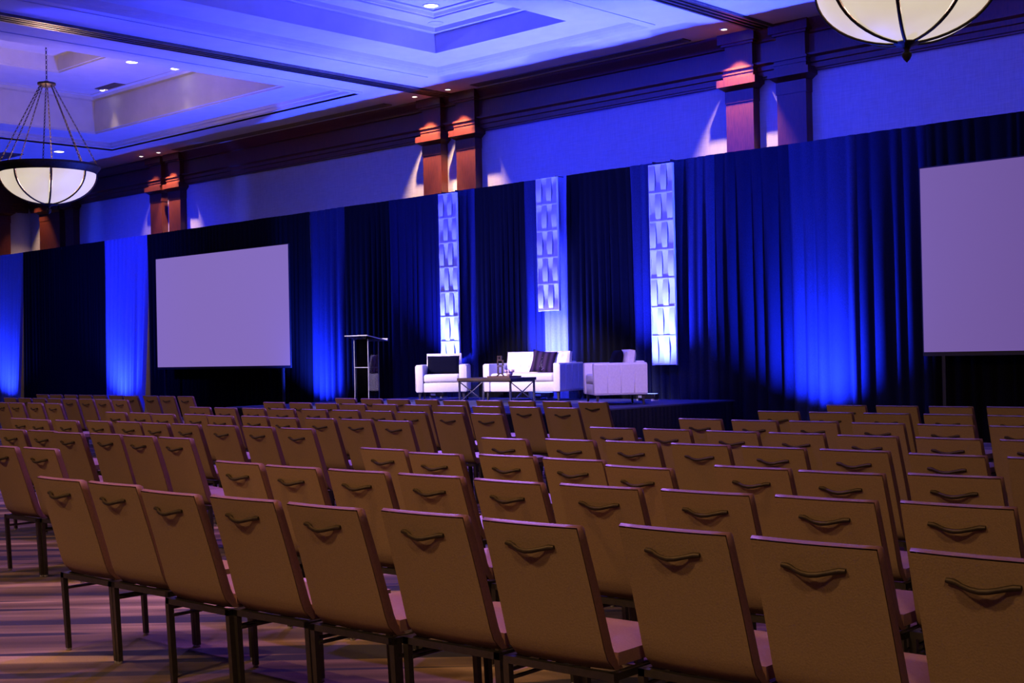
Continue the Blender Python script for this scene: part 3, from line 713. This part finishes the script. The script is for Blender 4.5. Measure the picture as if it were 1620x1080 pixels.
# ================================================================== BANQUET CHAIRS
def chair_meshes():
    D = {}
    NU, NV = 8, 12
    def half(v): return .214-.008*v
    def rear(u, v):
        y = -.235-.135*v - .05*(v**2)*.3
        if v < .14: y += (.14-v)/.14*(.14-v)/.14*.035
        return y - .014*(1-u*u)
    def front(u, v): return rear(u, v) + .042 + .008*(1-v)
    def Z(v): return .405+.495*v
    m = MB(); vv = []
    for fn in (rear, front):
        for j in range(NV+1):
            for i in range(NU+1):
                u, v = 2*i/NU-1, j/NV
                vv.append((u*half(v), fn(u, v), Z(v)))
    n = (NU+1)*(NV+1); ff = []
    for s_ in (0, 1):
        for j in range(NV):
            for i in range(NU): ff.append(tuple(k+s_*n for k in (j*(NU+1)+i, j*(NU+1)+i+1, (j+1)*(NU+1)+i+1, (j+1)*(NU+1)+i)))
    for i in range(NU): ff.append((i, i+1, n+i+1, n+i))
    m.add(vv, ff, True); D['backrest'] = ('chair_fabric', m)
    # boxing strip up one side, over the top and down the other
    e = MB(); path = [(-1, j/NV) for j in range(NV+1)] + [(2*i/NU-1, 1) for i in range(1, NU)] + [(1, j/NV) for j in range(NV, -1, -1)]
    vv = []
    for u, v in path:
        k = 1.006
        a = (u*half(v)*k, rear(u, v)+.002, Z(v)+(.004 if v == 1 else 0)); b = (u*half(v)*k, front(u, v)-.002, Z(v)+(.004 if v == 1 else 0)-(.002 if v == 1 else 0))
        mid = (u*(half(v)+.007), (a[1]+b[1])/2, (a[2]+b[2])/2+(.008 if v == 1 else 0))
        vv += [a, mid, b]
    ff = []
    for i in range(len(path)-1):
        for q in (0, 1): ff.append((3*i+q, 3*i+q+1, 3*i+q+4, 3*i+q+3))
    e.add(vv, ff, True); D['edge_band'] = ('chair_vinyl', e)
    hp = [(-.105, .004), (-.085, .006), (-.07, -.004), (-.05, -.018), (-.025, -.026), (0, -.029), (.025, -.026), (.05, -.018), (.07, -.004), (.085, .006), (.105, .004)]
    def hz(x): return .832-.017*(.5+.5*math.cos(math.pi*x/.105))
    def hv(z): return (z-.405)/.495
    pts = [(x, rear(x/.22, hv(hz(x))) - .004 + min(0, dy), hz(x)) for x, dy in hp]
    h_ = MB(); h_.tube(pts, [.0075, .0095, .0085, .008, .0085, .009, .0085, .008, .0085, .0095, .0075], 6)
    D['handle'] = ('bronze', h_)
    s = MB(); vv = []; NX, NY = 8, 10
    for side in (0, 1):
        for j in range(NY+1):
            for i in range(NX+1):
                u, v = 2*i/NX-1, j/NY; ed = (1-abs(u)**6)*(1-abs(2*v-1)**8)
                y = -.185+.435*v; z = .462+.020*ed-.02*max(0, v-.85)/.15*0 if side else .405+.012*(1-ed)
                vv.append((u*(.225-.005*(1-ed)), y, z))
    n = (NX+1)*(NY+1); ff = []
    for s_ in (0, 1):
        for j in range(NY):
            for i in range(NX): ff.append(tuple(k+s_*n for k in (j*(NX+1)+i, j*(NX+1)+i+1, (j+1)*(NX+1)+i+1, (j+1)*(NX+1)+i)))
    for i in range(NX):
        ff.append((i, i+1, n+i+1, n+i)); k = NY*(NX+1); ff.append((k+i, k+i+1, n+k+i+1, n+k+i))
    for j in range(NY):
        a, b = j*(NX+1), (j+1)*(NX+1); ff += [(a, b, n+b, n+a), (a+NX, b+NX, n+b+NX, n+a+NX)]
    s.add(vv, ff, True); D['seat'] = ('chair_vinyl', s)
    f = MB()
    for sx in (-1, 1): f.b2((sx*.230-.013, -.245, .378), (sx*.230+.013, .235, .404))
    f.b2((-.243, -.245, .378), (.243, -.219, .404)).b2((-.243, .209, .378), (.243, .235, .404))
    D['seat_frame'] = ('chair_steel', f)
    def leg(x, y, fx, fy):
        m = MB(); r0, r1 = .013, .0115
        m.add([(x+a*r0, y+b*r0, .379) for a, b in ((-1, -1), (1, -1), (1, 1), (-1, 1))]+[(fx+a*r1, fy+b*r1, .012) for a, b in ((-1, -1), (1, -1), (1, 1), (-1, 1))],
              [(0, 1, 2, 3), (7, 6, 5, 4)]+[(i, (i+1) % 4, 4+(i+1) % 4, 4+i) for i in range(4)])
        g = MB().lathe([(0, 0), (.013, 0), (.014, .004), (.012, .013), (0, .013)], (fx, fy, 0), 10)
        return m, g
    D['legs'] = [leg(-.232, -.232, -.233, -.212), leg(.232, -.232, .233, -.212), leg(-.232, .222, -.233, .240), leg(.232, .222, .233, .240)]
    D['stretchers'] = [MB().tube([(sx*.219, -.222, .325), (sx*.219, .224, .325)], .008, 6) for sx in (-1, 1)]
    return D
CM = chair_meshes()
def make_chair(label, near):
    t = thing('banquet_chair', label, 'chair')
    bk = CM['backrest'][1].build('backrest', 'chair_fabric', t, False)
    CM['edge_band'][1].build('edge_band', 'chair_edge_shaded', bk, False)
    CM['handle'][1].build('handle', 'bronze', t, False)
    CM['seat'][1].build('seat', 'chair_vinyl', t)
    CM['seat_frame'][1].build('seat_frame', 'chair_steel', t)
    for lg, gl in CM['legs']:
        o = lg.build('leg', 'chair_steel', t)
        if near: gl.build('glide', 'glide', o)
    if near:
        for s_ in CM['stretchers']: s_.build('stretcher', 'chair_steel', t)
    return t
# measured seat plan: x, y of the middle of each chair-back top, and turn in degrees
PLAN = {
    'La': [(-22.81, 11.72, 0), (-22.31, 11.72, 0), (-21.78, 11.72, 0), (-21.27, 11.72, 0), (-20.76, 11.71, 0), (-20.25, 11.72, 0), (-19.66, 11.65, 0), (-19.17, 11.72, 0), (-18.68, 11.72, 0), (-18.15, 11.72, 0)],
    'Lb': [(-21.42, 10.43, 0), (-20.91, 10.43, 0), (-20.42, 10.43, 0), (-19.91, 10.43, 0), (-19.42, 10.43, 0), (-18.91, 10.43, 0), (-18.41, 10.43, 0), (-17.86, 10.4, 0)],
    'Lc': [(-19.08, 9.15, 0), (-18.56, 9.12, 0), (-18.07, 9.16, 0), (-17.53, 9.16, 0)],
    'M0': [(-14.18, 11.7, 0), (-13.62, 11.69, 0), (-13.02, 11.63, 0), (-12.49, 11.65, 0), (-11.85, 11.54, 0), (-11.32, 11.6, 0), (-10.78, 11.6, 0), (-10.25, 11.63, 0), (-9.66, 11.59, 0)],
    'M1': [(-14.06, 10.4, 0), (-13.52, 10.41, 0), (-12.94, 10.37, 0), (-12.38, 10.34, 0), (-11.85, 10.37, 0), (-11.28, 10.37, 0), (-10.68, 10.33, 0), (-10.09, 10.3, 0), (-9.52, 10.29, 0), (-8.99, 10.3, 0)],
    'M2': [(-13.73, 9.06, 0), (-13.2, 9.06, 0), (-12.68, 9.09, 0), (-12.1, 9.07, 0), (-11.6, 9.12, 0), (-11.02, 9.09, 0), (-10.47, 9.08, 0), (-9.89, 9.01, 0), (-9.4, 9.05, 0), (-8.86, 9.04, 0)],
    'M3': [(-13.52, 7.81, 0), (-13.03, 7.83, 0), (-12.45, 7.75, 0), (-11.96, 7.84, 0), (-11.39, 7.75, 0), (-10.9, 7.82, 0), (-10.31, 7.73, 0), (-9.82, 7.79, 0), (-9.31, 7.8, 0), (-8.75, 7.76, 0)],
    'M4': [(-13.2, 6.53, 0), (-12.7, 6.47, 0), (-12.21, 6.51, 0), (-11.72, 6.58, 0), (-11.23, 6.62, 0), (-10.74, 6.6, 0), (-10.25, 6.61, 0), (-9.71, 6.62, 0), (-9.2, 6.63, 0), (-8.64, 6.61, 0)],
    'M5': [(-11.1, 5.4, 3.0), (-10.61, 5.43, 3.0), (-10.07, 5.38, 2.0), (-9.58, 5.44, 3.0), (-9.04, 5.41, 0.6), (-8.54, 5.41, 0.0)],
    'M6': [(-8.93, 4.27, 0), (-8.44, 4.3, 2.0)],
    'R7': [(-6.13, 3.22, 0.6), (-5.64, 3.23, 1.3), (-5.04, 3.15, 0.6), (-4.55, 3.19, 3.0), (-4.04, 3.2, 1.8), (-3.55, 3.27, 3.0), (-3.03, 3.28, 3.0), (-2.54, 3.42, 1.7), (-2.03, 3.42, 1.7), (-1.53, 3.45, 0)],
    'R6': [(-6.15, 4.29, -0.5), (-5.64, 4.27, 1.9), (-5.13, 4.29, 3.0), (-4.62, 4.31, 2.5), (-4.1, 4.3, -0.5), (-3.6, 4.34, 3.0), (-3.09, 4.39, 3.0), (-2.58, 4.44, 2.3), (-2.09, 4.51, 3.0)],
    'R5': [(-6.19, 5.39, -0.6), (-5.61, 5.28, 1.9), (-5.12, 5.37, 0.6), (-4.62, 5.36, 1.2), (-4.03, 5.16, -2.2), (-3.54, 5.42, 0.6), (-3.05, 5.4, 3.0), (-2.56, 5.51, 3.0)],
    'R4': [(-6.16, 6.44, 0), (-5.67, 6.55, 0), (-5.18, 6.58, 0), (-4.66, 6.58, 0), (-4.14, 6.57, 0), (-3.63, 6.58, 0), (-3.07, 6.53, 0), (-2.54, 6.53, 0)],
    'R3': [(-6.26, 7.72, 0), (-5.76, 7.73, 0), (-5.19, 7.72, 0), (-4.68, 7.72, 0), (-4.14, 7.68, 0), (-3.6, 7.68, 0), (-3.07, 7.69, 0)],
    'R2': [(-6.36, 9.0, 0), (-5.81, 8.96, 0), (-5.31, 9.01, 0), (-4.74, 8.96, 0), (-4.21, 8.95, 0), (-3.68, 8.96, 0)],
    'R1': [(-6.44, 10.33, 0), (-5.9, 10.31, 0), (-5.36, 10.29, 0), (-4.82, 10.3, 0), (-4.26, 10.26, 0)],
    'R0': [(-6.46, 11.59, 0), (-5.93, 11.59, 0), (-5.4, 11.6, 0), (-4.87, 11.65, 0)],
}
ORD = ['first', 'second', 'third', 'fourth', 'fifth', 'sixth', 'seventh', 'eighth', 'ninth', 'tenth']
BLK = {'L': 'far left block', 'M': 'middle block', 'R': 'right block'}
ROWN = {'L': {0: 'row nearest the stage', 1: 'second row from stage', 2: 'third row from stage'},
        'M': ['row nearest the stage', 'second row from stage', 'third row from stage', 'fourth row from stage', 'fifth row from stage', 'sixth row from stage', 'seventh row from stage'],
        'R': ['row nearest the stage', 'second row from stage', 'third row from stage', 'fourth row from stage', 'fifth row from stage', 'sixth row from stage', 'seventh row from stage', 'front row nearest the viewer']}
masters = {}
for key, L_ in PLAN.items():
    ri = {'a': 0, 'b': 1, 'c': 2}[key[1]] if key[0] == 'L' else int(key[1])
    for j, (x, y, a) in enumerate(L_):
        near = ri >= 4
        lb = 'tan banquet chair, %s from left, %s, %s' % (ORD[j], ROWN[key[0]][ri], BLK[key[0]])
        gp = 'tan banquet chairs in the ' + BLK[key[0]]
        off = Matrix.Rotation(R(a), 3, 'Z') @ Vector((0, .392, 0)); loc = (x+off.x, y+off.y, 0)
        if near not in masters:
            t = make_chair(lb, near); t.location = loc; t.rotation_euler = (0, 0, R(a)); t['group'] = gp; masters[near] = t
        else:
            dup(masters[near], loc, R(a), lb, gp)
